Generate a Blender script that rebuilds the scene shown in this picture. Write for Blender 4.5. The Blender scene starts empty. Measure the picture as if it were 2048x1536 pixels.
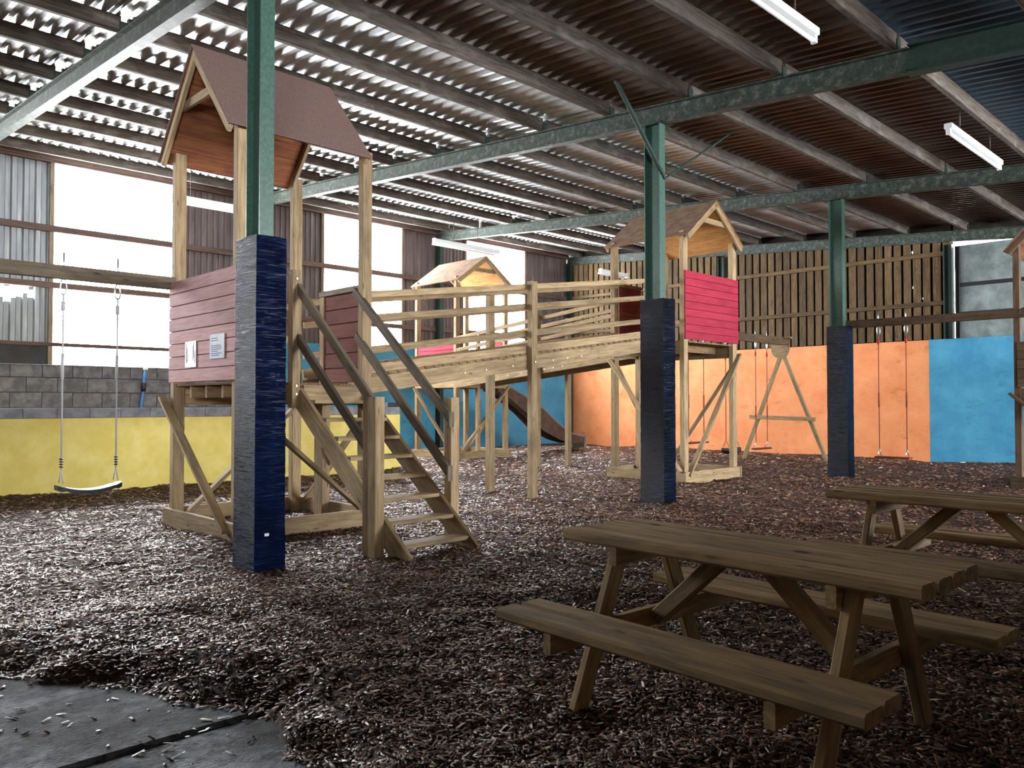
import bpy, math, random
import numpy as np
from mathutils import Matrix, Vector

random.seed(7)
rng = np.random.default_rng(7)
sc = bpy.context.scene
col = sc.collection

# ------------------------------------------------------------------ camera, sky, exposure
cam_d = bpy.data.cameras.new('camera')
cam = bpy.data.objects.new('camera', cam_d)
col.objects.link(cam)
cam_d.sensor_fit = 'HORIZONTAL'
cam_d.sensor_width = 36.0
cam_d.lens = 36.0 * 1603.0 / 2048.0
cam_d.clip_end = 200
cam.location = (0, 0, 1.45)
cam.rotation_euler = (math.radians(90 + 1.37), 0, math.radians(45.66))
sc.camera = cam

world = bpy.data.worlds.new('overcast_sky')
sc.world = world
world.use_nodes = True
bg = world.node_tree.nodes['Background']
bg.inputs[0].default_value = (0.97, 0.985, 1.0, 1)
bg.inputs[1].default_value = 10.0

sc.view_settings.view_transform = 'Standard'
sc.view_settings.look = 'None'
sc.view_settings.gamma = 1.0
sc.view_settings.use_curve_mapping = False
sc.view_settings.exposure = 2.45
sc.cycles.diffuse_bounces = 3
sc.cycles.glossy_bounces = 2
sc.cycles.max_bounces = 5
sc.cycles.caustics_reflective = False
sc.cycles.caustics_refractive = False
sc.cycles.adaptive_threshold = .07
sc.cycles.adaptive_min_samples = 16

XW, XC, Y0, BAY = -19.355, -6.80, 3.43, 6.10
YB = Y0 + 3 * BAY                                   # back wall plane 21.73
WINDOWS = [(-1.2, 1.6, 2.28), (4.99, 7.72, 2.28), (11.66, 14.29, 3.07), (16.87, 19.49, 3.07)]
WTOP = 6.66
for a, b, s in WINDOWS:                             # portals: only guide the sky light through the openings
    L = bpy.data.lights.new('window_portal', 'AREA')
    L.shape = 'RECTANGLE'; L.size = b - a; L.size_y = WTOP - s
    L.cycles.is_portal = True
    o = bpy.data.objects.new('window_portal', L); col.objects.link(o)
    o.location = (XW - .08, (a + b) / 2, (s + WTOP) / 2)
    o.rotation_euler = (math.radians(90), 0, math.radians(-90))

RWIN_ADDED = [(-8.8, -3.4), (9.6, 15.4), (16.0, 21.4)]   # added unseen openings along the right wall, to light right-facing sides
RZ0, RZ1, XR = 1.6, 4.3, 8.2
for a, b in RWIN_ADDED:
    L = bpy.data.lights.new('window_portal', 'AREA')
    L.shape = 'RECTANGLE'; L.size = b - a; L.size_y = RZ1 - RZ0
    L.cycles.is_portal = True
    o = bpy.data.objects.new('window_portal', L); col.objects.link(o)
    o.location = (XR + .1, (a + b) / 2, (RZ0 + RZ1) / 2)
    o.rotation_euler = (math.radians(90), 0, math.radians(90))

# ------------------------------------------------------------------ materials
MATS = {}
def lin(h):
    h = h.lstrip('#'); v = [int(h[i:i + 2], 16) / 255 for i in (0, 2, 4)]
    return tuple(c / 12.92 if c <= .04045 else ((c + .055) / 1.055) ** 2.4 for c in v) + (1,)

class NT:
    def __init__(self, name):
        self.m = bpy.data.materials.new(name); self.m.use_nodes = True
        self.t = self.m.node_tree; self.b = self.t.nodes['Principled BSDF']
        MATS[name] = self.m
    def n(self, typ, **kw):
        x = self.t.nodes.new(typ)
        for k, v in kw.items(): setattr(x, k, v)
        return x
    def l(self, a, b): self.t.links.new(a, b)
    def coords(self, scale=(1, 1, 1), space='Object', rnd=True):
        tc = self.n('ShaderNodeTexCoord'); mp = self.n('ShaderNodeMapping')
        mp.inputs['Scale'].default_value = scale
        self.l(tc.outputs[space], mp.inputs[0])
        if rnd:
            oi = self.n('ShaderNodeObjectInfo'); mu = self.n('ShaderNodeMath', operation='MULTIPLY')
            mu.inputs[1].default_value = 37.0
            self.l(oi.outputs['Random'], mu.inputs[0]); self.l(mu.outputs[0], mp.inputs['Location'])
        return mp.outputs[0]
    def noise(self, vec, scale, detail=4, rough=.6, dist=0):
        x = self.n('ShaderNodeTexNoise'); x.inputs['Scale'].default_value = scale
        x.inputs['Detail'].default_value = min(detail, 4); x.inputs['Roughness'].default_value = rough
        x.inputs['Distortion'].default_value = dist
        self.l(vec, x.inputs['Vector']); return x.outputs['Fac']
    def ramp(self, fac, stops):
        x = self.n('ShaderNodeValToRGB'); e = x.color_ramp.elements
        while len(e) < len(stops): e.new(.5)
        for i, (p, c) in enumerate(stops):
            e[i].position = p; e[i].color = c if len(c) == 4 else tuple(c) + (1,)
        self.l(fac, x.inputs[0]); return x.outputs[0]
    def mix(self, a, b, fac, mode='MIX'):
        x = self.n('ShaderNodeMix', data_type='RGBA', blend_type=mode)
        for s, v in ((6, a), (7, b), (0, fac)):
            if hasattr(v, 'node'): self.l(v, x.inputs[s])
            else: x.inputs[s].default_value = v
        return x.outputs[2]
    def bump(self, h, strength=.3, dist=.01):
        x = self.n('ShaderNodeBump'); x.inputs['Strength'].default_value = strength
        x.inputs['Distance'].default_value = dist
        self.l(h, x.inputs['Height']); self.l(x.outputs[0], self.b.inputs['Normal'])
    def done(self, colr, rough=.7, metal=0, spec=.3):
        if hasattr(colr, 'node'): self.l(colr, self.b.inputs['Base Color'])
        else: self.b.inputs['Base Color'].default_value = colr
        self.b.inputs['Roughness'].default_value = rough
        self.b.inputs['Metallic'].default_value = metal
        self.b.inputs['Specular IOR Level'].default_value = spec
        return self.m

def wood(name, dark, light, stain, rough=.75, vary=.25, knots=True, grain=1.0):
    t = NT(name)
    v = t.coords((1.0, 14 * grain, 14 * grain))
    g = t.noise(v, 2.2, 6, .65, .6)
    c = t.ramp(g, [(.3, dark), (.62, light)])
    v2 = t.coords((1.3, 3, 3))
    st = t.noise(v2, 1.7, 3)
    c = t.mix(c, stain, t.ramp(st, [(.52, (0, 0, 0)), (.78, (.75, .75, .75))]))
    if knots:
        vo = t.n('ShaderNodeTexVoronoi'); vo.inputs['Scale'].default_value = 1.0
        t.l(t.coords((2.2, 9, 9)), vo.inputs['Vector'])
        c = t.mix(c, tuple(x * .35 for x in dark[:3]) + (1,), t.ramp(vo.outputs['Distance'], [(.05, (.85, .85, .85)), (.13, (0, 0, 0))]))
    oi = t.n('ShaderNodeObjectInfo'); mr = t.n('ShaderNodeMapRange')
    mr.inputs[3].default_value = 1 - vary; mr.inputs[4].default_value = 1 + vary * .6
    t.l(oi.outputs['Random'], mr.inputs[0])
    hs = t.n('ShaderNodeHueSaturation'); t.l(mr.outputs[0], hs.inputs['Value']); t.l(c, hs.inputs['Color'])
    t.bump(g, .35, .004)
    return t.done(hs.outputs[0], rough, 0, .25)

def plain(name, c, rough=.6, metal=0, spec=.3, nscale=0, c2=None, bumpv=0, stops=(.4, .65), space='Object', stretch=(1, 1, 1)):
    t = NT(name)
    if not nscale: return t.done(c, rough, metal, spec)
    g = t.noise(t.coords(stretch, space), nscale, 5, .65)
    if bumpv: t.bump(g, bumpv, .01)
    return t.done(t.ramp(g, [(stops[0], c), (stops[1], c2)]), rough, metal, spec)

wood('pine', lin('846e50'), lin('b09977'), lin('6f6048'))
wood('pine_grey', lin('635748'), lin('847865'), lin('4a4136'))
wood('rail_dark', lin('4a3f33'), lin('6b5f50'), lin('352c24'))
wood('pine_dark', lin('6b5640'), lin('8e7455'), lin('4d3d2c'))
wood('picnic', lin('78624a'), lin('b3966e'), lin('6a5744'), grain=.8)
wood('boarding', lin('3e3020'), lin('665236'), lin('2a2117'), vary=.4)
wood('boarding_dark', lin('1c1510'), lin('2a2018'), lin('0e0b08'))
wood('purlin', lin('38302b'), lin('655c54'), lin('8b867e'), vary=.3, knots=False)
wood('girt', lin('4a3a35'), lin('65534c'), lin('3c302c'), knots=False)
wood('red_glare', lin('a97073'), lin('c09695'), lin('bf9f9d'), vary=.12, knots=False)  # paler copy of the red, window glare painted into the colour
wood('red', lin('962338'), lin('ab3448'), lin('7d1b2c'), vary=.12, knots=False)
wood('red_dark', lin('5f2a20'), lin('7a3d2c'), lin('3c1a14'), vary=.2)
wood('lining', lin('6e4030'), lin('93603f'), lin('4a2a20'), vary=.2)
wood('lining_light', lin('b07c42'), lin('cf9d62'), lin('8d5f33'), vary=.15)
plain('felt_brown', lin('775f5a'), .9, 0, .15, 60, lin('8a726b'), .2)
plain('ply_roof', lin('7b6352'), .85, 0, .2, 6, lin('957d69'), .1)
wood('beam_brown', lin('45372a'), lin('66523e'), lin('3a2d22'))
t = NT('galvanised')
g = t.noise(t.coords((.6, .6, .6)), 3, 5); g2 = t.noise(t.coords((.4, 5, 5)), 1.3, 3)
c = t.ramp(g, [(.3, lin('b4b8ba')), (.7, lin('e2e4e4'))])
c = t.mix(c, lin('5f5247'), t.ramp(g2, [(.55, (0, 0, 0)), (.75, (.6, .6, .6))]))
t.done(c, .32, .35, .5)
t = NT('rusty_sheet')
g = t.noise(t.coords((.8, 4, 4)), 1.6, 5)
c = t.ramp(g, [(.3, lin('43301f')), (.5, lin('5f4a3c')), (.72, lin('665c54'))])
t.done(c, .5, .35, .4)
plain('blue_sheet', lin('4d6273'), .5, .3, .4, 2, lin('5d6a75'), 0)
t = NT('wall_sheet')
g = t.noise(t.coords((5, 5, .5)), 1.5, 5)
t.done(t.ramp(g, [(.3, lin('6c7177')), (.6, lin('8d9297')), (.8, lin('b0b3b6'))]), .5, .3, .4)
t = NT('wall_sheet_brown')
g = t.noise(t.coords((5, 5, .5)), 1.5, 5)
t.done(t.ramp(g, [(.3, lin('4a4140')), (.6, lin('665b5a')), (.8, lin('837b79'))]), .6, .15, .3)
plain('green_steel', lin('36544a'), .42, 0, .5, 30, lin('44655a'), .1)
plain('green_dark', lin('1f302a'), .5, 0, .4, 20, lin('293d36'), .1)
t = NT('rafter_steel')
g = t.noise(t.coords((1, 1, 1), rnd=False), 9, 6, .75)
t.bump(g, .2, .005)
t.done(t.ramp(g, [(.38, lin('22332c')), (.52, lin('383f39')), (.68, lin('63665e'))]), .6, .1, .35)
def film(name, a, b, spec=.16, bd=.014):
    t = NT(name)
    g = t.noise(t.coords((1.6, 1.6, 40)), 2.0, 3, .55, 1.6)
    crease = t.ramp(g, [(.40, (0, 0, 0)), (.50, (1, 1, 1)), (.60, (0, 0, 0))])
    t.bump(crease, .8, bd)
    g2 = t.noise(t.coords((1, 1, .6)), 3, 3)
    t.done(t.ramp(g2, [(.35, a), (.7, b)]), .30, 0, spec)
film('navy_film', lin('0d1530'), lin('172850'), .06, .016)
film('black_film', lin('0d1118'), lin('182040'), .3, .05)
plain('yellow_paint', lin('dcc968'), .65, 0, .3, 2.2, lin('e8d984'), .05)
t = NT('orange_paint')
g = t.noise(t.coords((1, 1, 1), rnd=False), 1.4, 5, .7)
c = t.ramp(g, [(.35, lin('d28050')), (.65, lin('df9464'))])
g2 = t.noise(t.coords((.7, 1, 1.6), rnd=False), 2.2, 6, .75)
c = t.mix(c, lin('8f4a2c'), t.ramp(g2, [(.58, (0, 0, 0)), (.8, (.7, .7, .7))]))
t.bump(g2, .1, .01); t.done(c, .7, 0, .25)
t = NT('blue_paint')
g = t.noise(t.coords((1, 1, 1), rnd=False), 1.4, 5, .7)
c = t.ramp(g, [(.35, lin('3a80a4')), (.65, lin('4b95b6'))])
g2 = t.noise(t.coords((.7, 1, 1.6), rnd=False), 2.0, 6, .75)
c = t.mix(c, lin('2a5a72'), t.ramp(g2, [(.56, (0, 0, 0)), (.8, (.7, .7, .7))]))
t.bump(g2, .1, .01); t.done(c, .7, 0, .25)
plain('blockwork', lin('55555c'), .9, 0, .2, 5, lin('77767c'), .3)
plain('blockwork_pale', lin('7c7d84'), .9, 0, .2, 5, lin('9b9ca2'), .3)
plain('mortar', lin('8b8a8a'), .95, 0, .1, 8, lin('6b6b6d'), .2)
t = NT('concrete')
g = t.noise(t.coords((1, 1, 1), rnd=False), 1.6, 8, .72, .4)
c = t.ramp(g, [(.32, lin('3a3a3b')), (.48, lin('6c6d70')), (.58, lin('989da2')), (.72, lin('c9cfd4'))])
g3 = t.noise(t.coords((1, 1, 1), rnd=False), 14, 5, .7)
c = t.mix(c, lin('3b3430'), t.ramp(g3, [(.5, (0, 0, 0)), (.68, (.8, .8, .8))]))
g2 = t.noise(t.coords((1, 1, 1), rnd=False), 60, 4)
t.bump(g2, .6, .012); t.done(c, .85, 0, .15)
t = NT('bark_soil')
g = t.noise(t.coords((1, 1, 1), rnd=False), 24, 6, .75)
g2 = t.noise(t.coords((1, 1, 1), rnd=False), 110, 3, .7)
c = t.ramp(g, [(.35, lin('2a1b17')), (.55, lin('4b352d')), (.7, lin('6a5148'))])
t.bump(g2, .8, .03); t.done(c, .8, 0, .25)
t = NT('bark_chip')
gi = t.n('ShaderNodeNewGeometry')
c = t.ramp(gi.outputs['Random Per Island'], [(0, lin('26160f')), (.3, lin('4c3022')), (.55, lin('735140')), (.8, lin('967a69')), (.92, lin('875a38')), (1, lin('dccdb8'))])
t.done(c, .42, 0, .5)
plain('white_enamel', lin('eceef0'), .35, 0, .5)
plain('tube_glass', lin('f4f4f2'), .2, 0, .5)
plain('dark_steel', lin('2c2c2c'), .45, .6, .5)
plain('silver', lin('c8ccd0'), .3, .9, .5)
plain('rope_white', lin('c9cdd0'), .8)
plain('rope_red', lin('8d4b3c'), .8)
plain('red_plastic', lin('b3202a'), .5)
plain('rubber', lin('141414'), .5, 0, .5)
plain('seat_blue', lin('1b2a3a'), .4, 0, .5)
plain('seat_top', lin('c9ccd2'), .4, 0, .5)
plain('slide_steel', lin('6d6a66'), .5, .1, .4, 7, lin('84807a'))
plain('slide_side', lin('4b3a30'), .7, 0, .3, 5, lin('5d4a3e'))
plain('hose_blue', lin('3f7fc0'), .4)
plain('paper', lin('e6eaf2'), .7, 0, .2, 3, lin('c9d4e8'))
plain('paper_photo', lin('ece9e2'), .3, 0, .6)
plain('ink', lin('6d7480'), .8)
plain('ink_dark', lin('40392c'), .8)
plain('black_sheet', lin('17191d'), .6, 0, .4, 3, lin('26292e'), .2)
plain('door_sheet', lin('5f6a6a'), .5, .1, .4, 2.5, lin('8b9898'), 0, (.35, .7), 'Object', (1, 1, .4))
plain('outer_dark', lin('3a3632'), .8, 0, .2, 3, lin('4a4540'))
plain('bolt', lin('d8d8d4'), .35, .7, .5)

# ------------------------------------------------------------------ builders
WM = {}
MC = {}
def link(name, me, parent=None, M=None, **props):
    o = bpy.data.objects.new(name, me); col.objects.link(o)
    M = M or Matrix()
    if parent is not None:
        o.parent = parent; o.matrix_parent_inverse = WM[parent.name].inverted()
    o.matrix_basis = M; WM[o.name] = M
    for k, v in props.items(): o[k] = v
    return o
def thing(name, loc, label, cat, group=None, **kw):
    o = link(name, None, None, Matrix.Translation(loc), label=label, category=cat, **kw)
    o.empty_display_size = .2
    if group: o['group'] = group
    return o
def raw(name, verts, faces, mat, parent=None, M=None, smooth=False, **props):
    me = bpy.data.meshes.new(name); me.from_pydata([tuple(v) for v in verts], [], faces); me.update()
    me.materials.append(MATS[mat])
    if smooth:
        for p in me.polygons: p.use_smooth = True
    return link(name, me, parent, M, **props)
def beam_mesh(L, w, h, ch, mat):
    k = (round(L, 3), round(w, 4), round(h, 4), ch, mat)
    if k in MC: return MC[k]
    c = min(ch, w * .3, h * .3); a, b = w / 2, h / 2
    prof = [(-a + c, -b), (a - c, -b), (a, -b + c), (a, b - c), (a - c, b), (-a + c, b), (-a, b - c), (-a, -b + c)]
    V = [(x, y, z) for x in (-L / 2, L / 2) for y, z in prof]
    F = [tuple(range(7, -1, -1)), tuple(range(8, 16))] + [(i, (i + 1) % 8, 8 + (i + 1) % 8, 8 + i) for i in range(8)]
    me = bpy.data.meshes.new('timber'); me.from_pydata(V, [], F); me.update(); me.materials.append(MATS[mat])
    MC[k] = me; return me
def frame(p0, p1, up=(0, 0, 1)):
    p0, p1 = Vector(p0), Vector(p1); x = (p1 - p0).normalized(); u = Vector(up)
    z = u - x * u.dot(x)
    if z.length < 1e-4: z = Vector((0, 1, 0)) - x * x.y
    z.normalize(); y = z.cross(x)
    M = Matrix((x, y, z)).transposed().to_4x4(); M.translation = (p0 + p1) / 2
    return M, (p1 - p0).length
def beam(name, p0, p1, w, h, mat, parent=None, up=(0, 0, 1), ch=.006, **props):
    M, L = frame(p0, p1, up)
    return link(name, beam_mesh(L, w, h, ch, mat), parent, M, **props)
def slab(name, x0, x1, y0, y1, z0, z1, mat, parent=None, ch=.006, **props):
    sx, sy, sz = x1 - x0, y1 - y0, z1 - z0; cx, cy, cz = (x0 + x1) / 2, (y0 + y1) / 2, (z0 + z1) / 2
    if sx >= sy and sx >= sz: return beam(name, (x0, cy, cz), (x1, cy, cz), sy, sz, mat, parent, (0, 0, 1), ch, **props)
    if sy >= sz: return beam(name, (cx, y0, cz), (cx, y1, cz), sx, sz, mat, parent, (0, 0, 1), ch, **props)
    return beam(name, (cx, cy, z0), (cx, cy, z1), sx, sy, mat, parent, (0, 1, 0), ch, **props)
def tube(name, pts, r, mat, parent=None, n=7, closed=False, **props):
    pts = [Vector(p) for p in pts]; V = []; F = []
    for i, p in enumerate(pts):
        if closed: d = pts[(i + 1) % len(pts)] - pts[i - 1]
        else: d = pts[min(i + 1, len(pts) - 1)] - pts[max(i - 1, 0)]
        d.normalize(); a = d.orthogonal().normalized() if i == 0 else (a - d * a.dot(d)).normalized(); b = d.cross(a)
        for k in range(n):
            t_ = 2 * math.pi * k / n; V.append(p + (a * math.cos(t_) + b * math.sin(t_)) * r)
    m = len(pts)
    for i in range(m if closed else m - 1):
        for k in range(n):
            F.append((i * n + k, i * n + (k + 1) % n, ((i + 1) % m) * n + (k + 1) % n, ((i + 1) % m) * n + k))
    if not closed: F += [tuple(range(n - 1, -1, -1)), tuple(range((m - 1) * n, m * n))]
    return raw(name, V, F, mat, parent, None, True, **props)
def prism(name, poly, ext, mat, parent=None, **props):
    e = Vector(ext); P = [Vector(p) for p in poly]; n = len(P)
    V = P + [p + e for p in P]
    F = [tuple(range(n - 1, -1, -1)), tuple(range(n, 2 * n))] + [(i, (i + 1) % n, n + (i + 1) % n, n + i) for i in range(n)]
    me_o = raw(name, V, F, mat, parent, None, False, **props)
    import bmesh
    bm = bmesh.new(); bm.from_mesh(me_o.data); bmesh.ops.recalc_face_normals(bm, faces=bm.faces); bm.to_mesh(me_o.data); bm.free()
    return me_o
def ibeam(name, p0, p1, depth, width, mat, parent=None, up=(0, 0, 1), tf=.016, tw=.012, **props):
    M, L = frame(p0, p1, up); a, b = width / 2, depth / 2; s = tw / 2
    prof = [(-a, -b), (a, -b), (a, -b + tf), (s, -b + tf), (s, b - tf), (a, b - tf), (a, b), (-a, b), (-a, b - tf), (-s, b - tf), (-s, -b + tf), (-a, -b + tf)]
    V = [(x, y, z) for x in (-L / 2, L / 2) for y, z in prof]; n = 12
    F = [(i, (i + 1) % n, n + (i + 1) % n, n + i) for i in range(n)]
    for o_, r in ((0, True), (n, False)):
        for q in ((0, 1, 2, 3, 10, 11), (3, 4, 9, 10), (4, 5, 6, 7, 8, 9)):
            q = [o_ + i for i in q]; F.append(tuple(q[::-1] if r else q))
    return raw(name, V, F, mat, parent, M, **props)
def zr(X): return 6.4536 - .0777 * (X - XW)        # underside of the rafters

def vnoise(x, y, s, seed=0):
    """smooth value noise for the ground"""
    g = np.random.default_rng(seed).random((256, 256))
    x = np.asarray(x) * s + 100; y = np.asarray(y) * s + 100
    xi, yi = np.floor(x).astype(int), np.floor(y).astype(int); fx, fy = x - xi, y - yi
    fx = fx * fx * (3 - 2 * fx); fy = fy * fy * (3 - 2 * fy)
    G = lambda a, b: g[a % 256, b % 256]
    return (G(xi, yi) * (1 - fx) + G(xi + 1, yi) * fx) * (1 - fy) + (G(xi, yi + 1) * (1 - fx) + G(xi + 1, yi + 1) * fx) * fy

# ------------------------------------------------------------------ floor: concrete slabs and bark
ZC = -.14
floor = slab('floor', -20.5, 9, -10, 22.6, -.6, ZC - .05, 'mortar', None, .01, kind='structure')
for a, b in ((-9.0, -3.905), (-3.885, -3.825), (-3.815, 1.2), (1.22, 8.2)):
    for c_, d in ((-9.2, -3.0), (-2.98, 4.2)):
        slab('concrete_slab', a, b, c_, d, ZC - .06, ZC if a != -3.885 else ZC - .018, 'concrete', floor, .012)

EDGE = np.array([(-12, -3.2), (-8.2, -.9), (-6.6, .35), (-5.6, 1.0), (-5.1, 1.33), (-4.62, 1.62), (-4.25, 1.70), (-3.95, 1.90), (-3.6, 1.96), (-3.3, 1.80), (-3.02, 1.80), (-2.75, 1.45), (-2.35, 1.0), (-2.0, .3), (-1.6, -1.0), (-1.2, -4.0), (-1.0, -9.0)])
def edge_sd(x, y):
    """signed distance to the bark edge, positive on the bark"""
    x = np.asarray(x, float); y = np.asarray(y, float)
    best = np.full(x.shape, 1e9); sgn = np.ones(x.shape)
    for (ax, ay), (bx, by) in zip(EDGE[:-1], EDGE[1:]):
        dx, dy = bx - ax, by - ay
        t_ = np.clip(((x - ax) * dx + (y - ay) * dy) / (dx * dx + dy * dy), 0, 1)
        d = np.hypot(x - ax - t_ * dx, y - ay - t_ * dy)
        s = np.sign(dx * (y - ay) - dy * (x - ax))
        m = d < best; best = np.where(m, d, best); sgn = np.where(m, s, sgn)
    return best * sgn
def bark_z(x, y):
    d = edge_sd(x, y) + (vnoise(x, y, 3.1, 3) - .5) * .22 + (vnoise(x, y, 9, 4) - .5) * .08
    base = ZC - .03 + (.14 + .03) * np.clip(d / .42, 0, 1) ** .7
    lumps = (vnoise(x, y, .55, 1) - .5) * .07 + (vnoise(x, y, 1.7, 2) - .5) * .06 + (vnoise(x, y, 6, 5) - .5) * .03
    base = base + lumps * np.clip(d / .5, 0, 1)
    base = base + .10 * np.clip((-12.4 - x) / 1.0, 0, 1) * (y < 10.2) * np.clip((y + 2) / 6, 0, 1)
    return np.where(d < 0, ZC - .05, base)
xs = np.concatenate([np.arange(-19.34, -9, .18), np.arange(-9, 8.2, .085)])
ys = np.concatenate([np.arange(-6, 9, .085), np.arange(9, YB + .1, .18)])
gx, gy = np.meshgrid(xs, ys, indexing='ij')
gz = bark_z(gx, gy)
nx, ny = gx.shape
V = np.stack([gx, gy, gz], -1).reshape(-1, 3)
idx = np.arange(nx * ny).reshape(nx, ny)
Q = np.stack([idx[:-1, :-1], idx[1:, :-1], idx[1:, 1:], idx[:-1, 1:]], -1).reshape(-1, 4)
keep = (V[Q][:, :, 2] > ZC - .045).any(1)
Q = Q[keep]
def np_mesh(name, V, F, mat, smooth=False):
    me = bpy.data.meshes.new(name); k = F.shape[1]
    me.vertices.add(len(V)); me.vertices.foreach_set('co', np.ascontiguousarray(V, np.float32).ravel())
    me.loops.add(F.size); me.loops.foreach_set('vertex_index', np.ascontiguousarray(F, np.int32).ravel())
    me.polygons.add(len(F)); me.polygons.foreach_set('loop_start', np.arange(0, F.size, k, dtype=np.int32))
    me.update(calc_edges=True); me.validate(); me.materials.append(MATS[mat])
    if smooth: me.polygons.foreach_set('use_smooth', np.ones(len(F), bool))
    return me
bark = link('bark_mulch', np_mesh('bark_mulch', V, Q, 'bark_soil', True), kind='stuff', label='brown bark chippings spread over the whole play area', category='bark mulch')
# chips: wedge-shaped splinters lying on the bark
CH = []
yaw = math.radians(45.66); vx, vy = -math.sin(yaw), math.cos(yaw)
def sample(r0, r1, dens):
    half = math.radians(42); area = half * (r1 * r1 - r0 * r0); n = int(area * dens)
    r = np.sqrt(rng.random(n) * (r1 * r1 - r0 * r0) + r0 * r0); a = (rng.random(n) * 2 - 1) * half
    x = r * (vx * np.cos(a) + vy * np.sin(a)); y = r * (vy * np.cos(a) - vx * np.sin(a)); return x, y
for r0, r1, dens, sz in ((1.6, 4.2, 2800, 1.0), (4.2, 7, 1800, 1.05), (7, 11, 720, 1.25), (11, 17, 230, 1.7), (17, 27, 70, 2.3)):
    x, y = sample(r0, r1, dens)
    m = (y < YB - .05) & (x > -19.3) & (x < 7.9) & (y > -8)
    x, y = x[m], y[m]; sd = edge_sd(x, y)
    m = (sd > .02) | (rng.random(len(x)) < .035 * np.exp(sd * 1.1))
    x, y, sd = x[m], y[m], sd[m]
    z = np.maximum(bark_z(x, y), ZC + .001)
    CH.append(np.stack([x, y, z, np.full_like(x, sz)], -1))
CH = np.concatenate(CH); n = len(CH)
Lc = (.010 + .026 * rng.random(n) ** 1.8 + .03 * (rng.random(n) < .05)) * CH[:, 3]
Wc = (.003 + .0055 * rng.random(n) ** 1.3) * CH[:, 3]; Tc = (.002 + .003 * rng.random(n)) * CH[:, 3]
tmpl = np.array([(-1, -1, -.6), (1, -.7, -.6), (.9, 1, -.6), (-.9, .8, -.6), (-.6, 0, 1), (.7, .1, .8)])
loc = tmpl[None] * np.stack([Lc, Wc, Tc], -1)[:, None, :] * (1 + .3 * (rng.random((n, 6, 3)) - .5))
rz_, ry_, rx_ = rng.random(n) * 6.283, (rng.random(n) - .5) * .75, (rng.random(n) - .5) * .9
def rot(v, ang, i, j):
    c_, s = np.cos(ang)[:, None], np.sin(ang)[:, None]; a, b = v[..., i] * c_ - v[..., j] * s, v[..., i] * s + v[..., j] * c_
    v = v.copy(); v[..., i], v[..., j] = a, b; return v
loc = rot(rot(rot(loc, rx_, 1, 2), ry_, 0, 2), rz_, 0, 1)
Vc = loc + (CH[:, None, :3] + np.array([0, 0, .006]))
Fc = np.array([(0, 1, 5), (0, 5, 4), (1, 2, 5), (2, 3, 4), (2, 4, 5), (3, 0, 4)])
Fc = (Fc[None] + (np.arange(n) * 6)[:, None, None]).reshape(-1, 3)
link('bark_chip_layer', np_mesh('bark_chip_layer', Vc.reshape(-1, 3), Fc, 'bark_chip'), bark, kind='stuff')

# ------------------------------------------------------------------ left wall
wl = slab('wall_left', XW - .30, XW - .12, -9.2, YB, -.5, 2.262, 'mortar', None, .01, kind='structure')
slab('painted_wall', XW - .28, XW + .05, Y0 + BAY, YB + .02, -.3, 3.07, 'blue_paint', wl, .01)
zc = [1.35 - .66, 1.35 - .33, 1.35, 1.68, 2.0, 2.27]
for r in range(len(zc) - 1):
    y = -9.0 + (.3 if r % 2 else 0)
    while y < Y0 + BAY - .02:
        y1 = min(y + .60, Y0 + BAY)
        slab('concrete_block', XW - .14, XW + .035 + random.uniform(-.004, .004), y + .006, y1 - .006, zc[r] + .006, zc[r + 1] - .006, 'blockwork', wl, .008)
        y = y1
slab('window_sill', XW - .16, XW + .05, -9, Y0 + BAY, 2.265, 2.285, 'blockwork_pale', wl)

def corrugated(name, y0, y1, z0, z1, X, period, depth, mat, parent, hole=None):
    n = max(1, int(round((y1 - y0) / period))); per = (y1 - y0) / n
    nz = 2 if not hole else 110
    zz = [z0 + (z1 - z0) * i / (nz - 1) for i in range(nz)]
    V = []; ys2 = []
    for i in range(n):
        for f_, d in ((0, 0), (.38, 0), (.5, 1), (.88, 1)): ys2.append((y0 + (i + f_) * per, X + d * depth))
    ys2.append((y1, X))
    for z in zz:
        for y, x in ys2: V.append((x, y, z))
    F = []; m = len(ys2)
    for j in range(nz - 1):
        for i in range(m - 1):
            yc, zc_ = (ys2[i][0] + ys2[i + 1][0]) / 2, (zz[j] + zz[j + 1]) / 2
            if hole and hole(yc, zc_): continue
            F.append((j * m + i, j * m + i + 1, (j + 1) * m + i + 1, (j + 1) * m + i))
    return raw(name, V, F, mat, parent)
def torn(y, z):
    return z < 3.94 and ((y - 4.15) / .50) ** 2 + ((z - 3.83 + .06 * math.sin(11 * y) + .03 * math.sin(29 * y)) / .15) ** 2 < 1
piers = [(-9.2, -1.2, 2.28), (1.6, 4.99, 2.74), (7.72, Y0 + BAY, 2.28), (Y0 + BAY, 11.66, 3.07), (14.29, 16.87, 3.07), (19.49, YB, 3.07)]
for i, (a, b, s) in enumerate(piers):
    early = b < Y0 + BAY - .1
    k = max(1, round((b - a) / 1.1))
    for j in range(k):
        p, q = a + (b - a) * j / k, a + (b - a) * (j + 1) / k
        corrugated('cladding_sheet', p, q + (.02 if j < k - 1 else 0), s, 6.98, XW - .06 - .002 * (j % 2), .225 if early else .15, .05 if early else .03, 'wall_sheet' if early else 'wall_sheet_brown', wl, torn if (a == 1.6 and j >= k - 2) else None)
slab('dark_sheet', XW - .05, XW - .0, 1.6, 4.93, 2.28, 2.76, 'black_sheet', wl)
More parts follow.
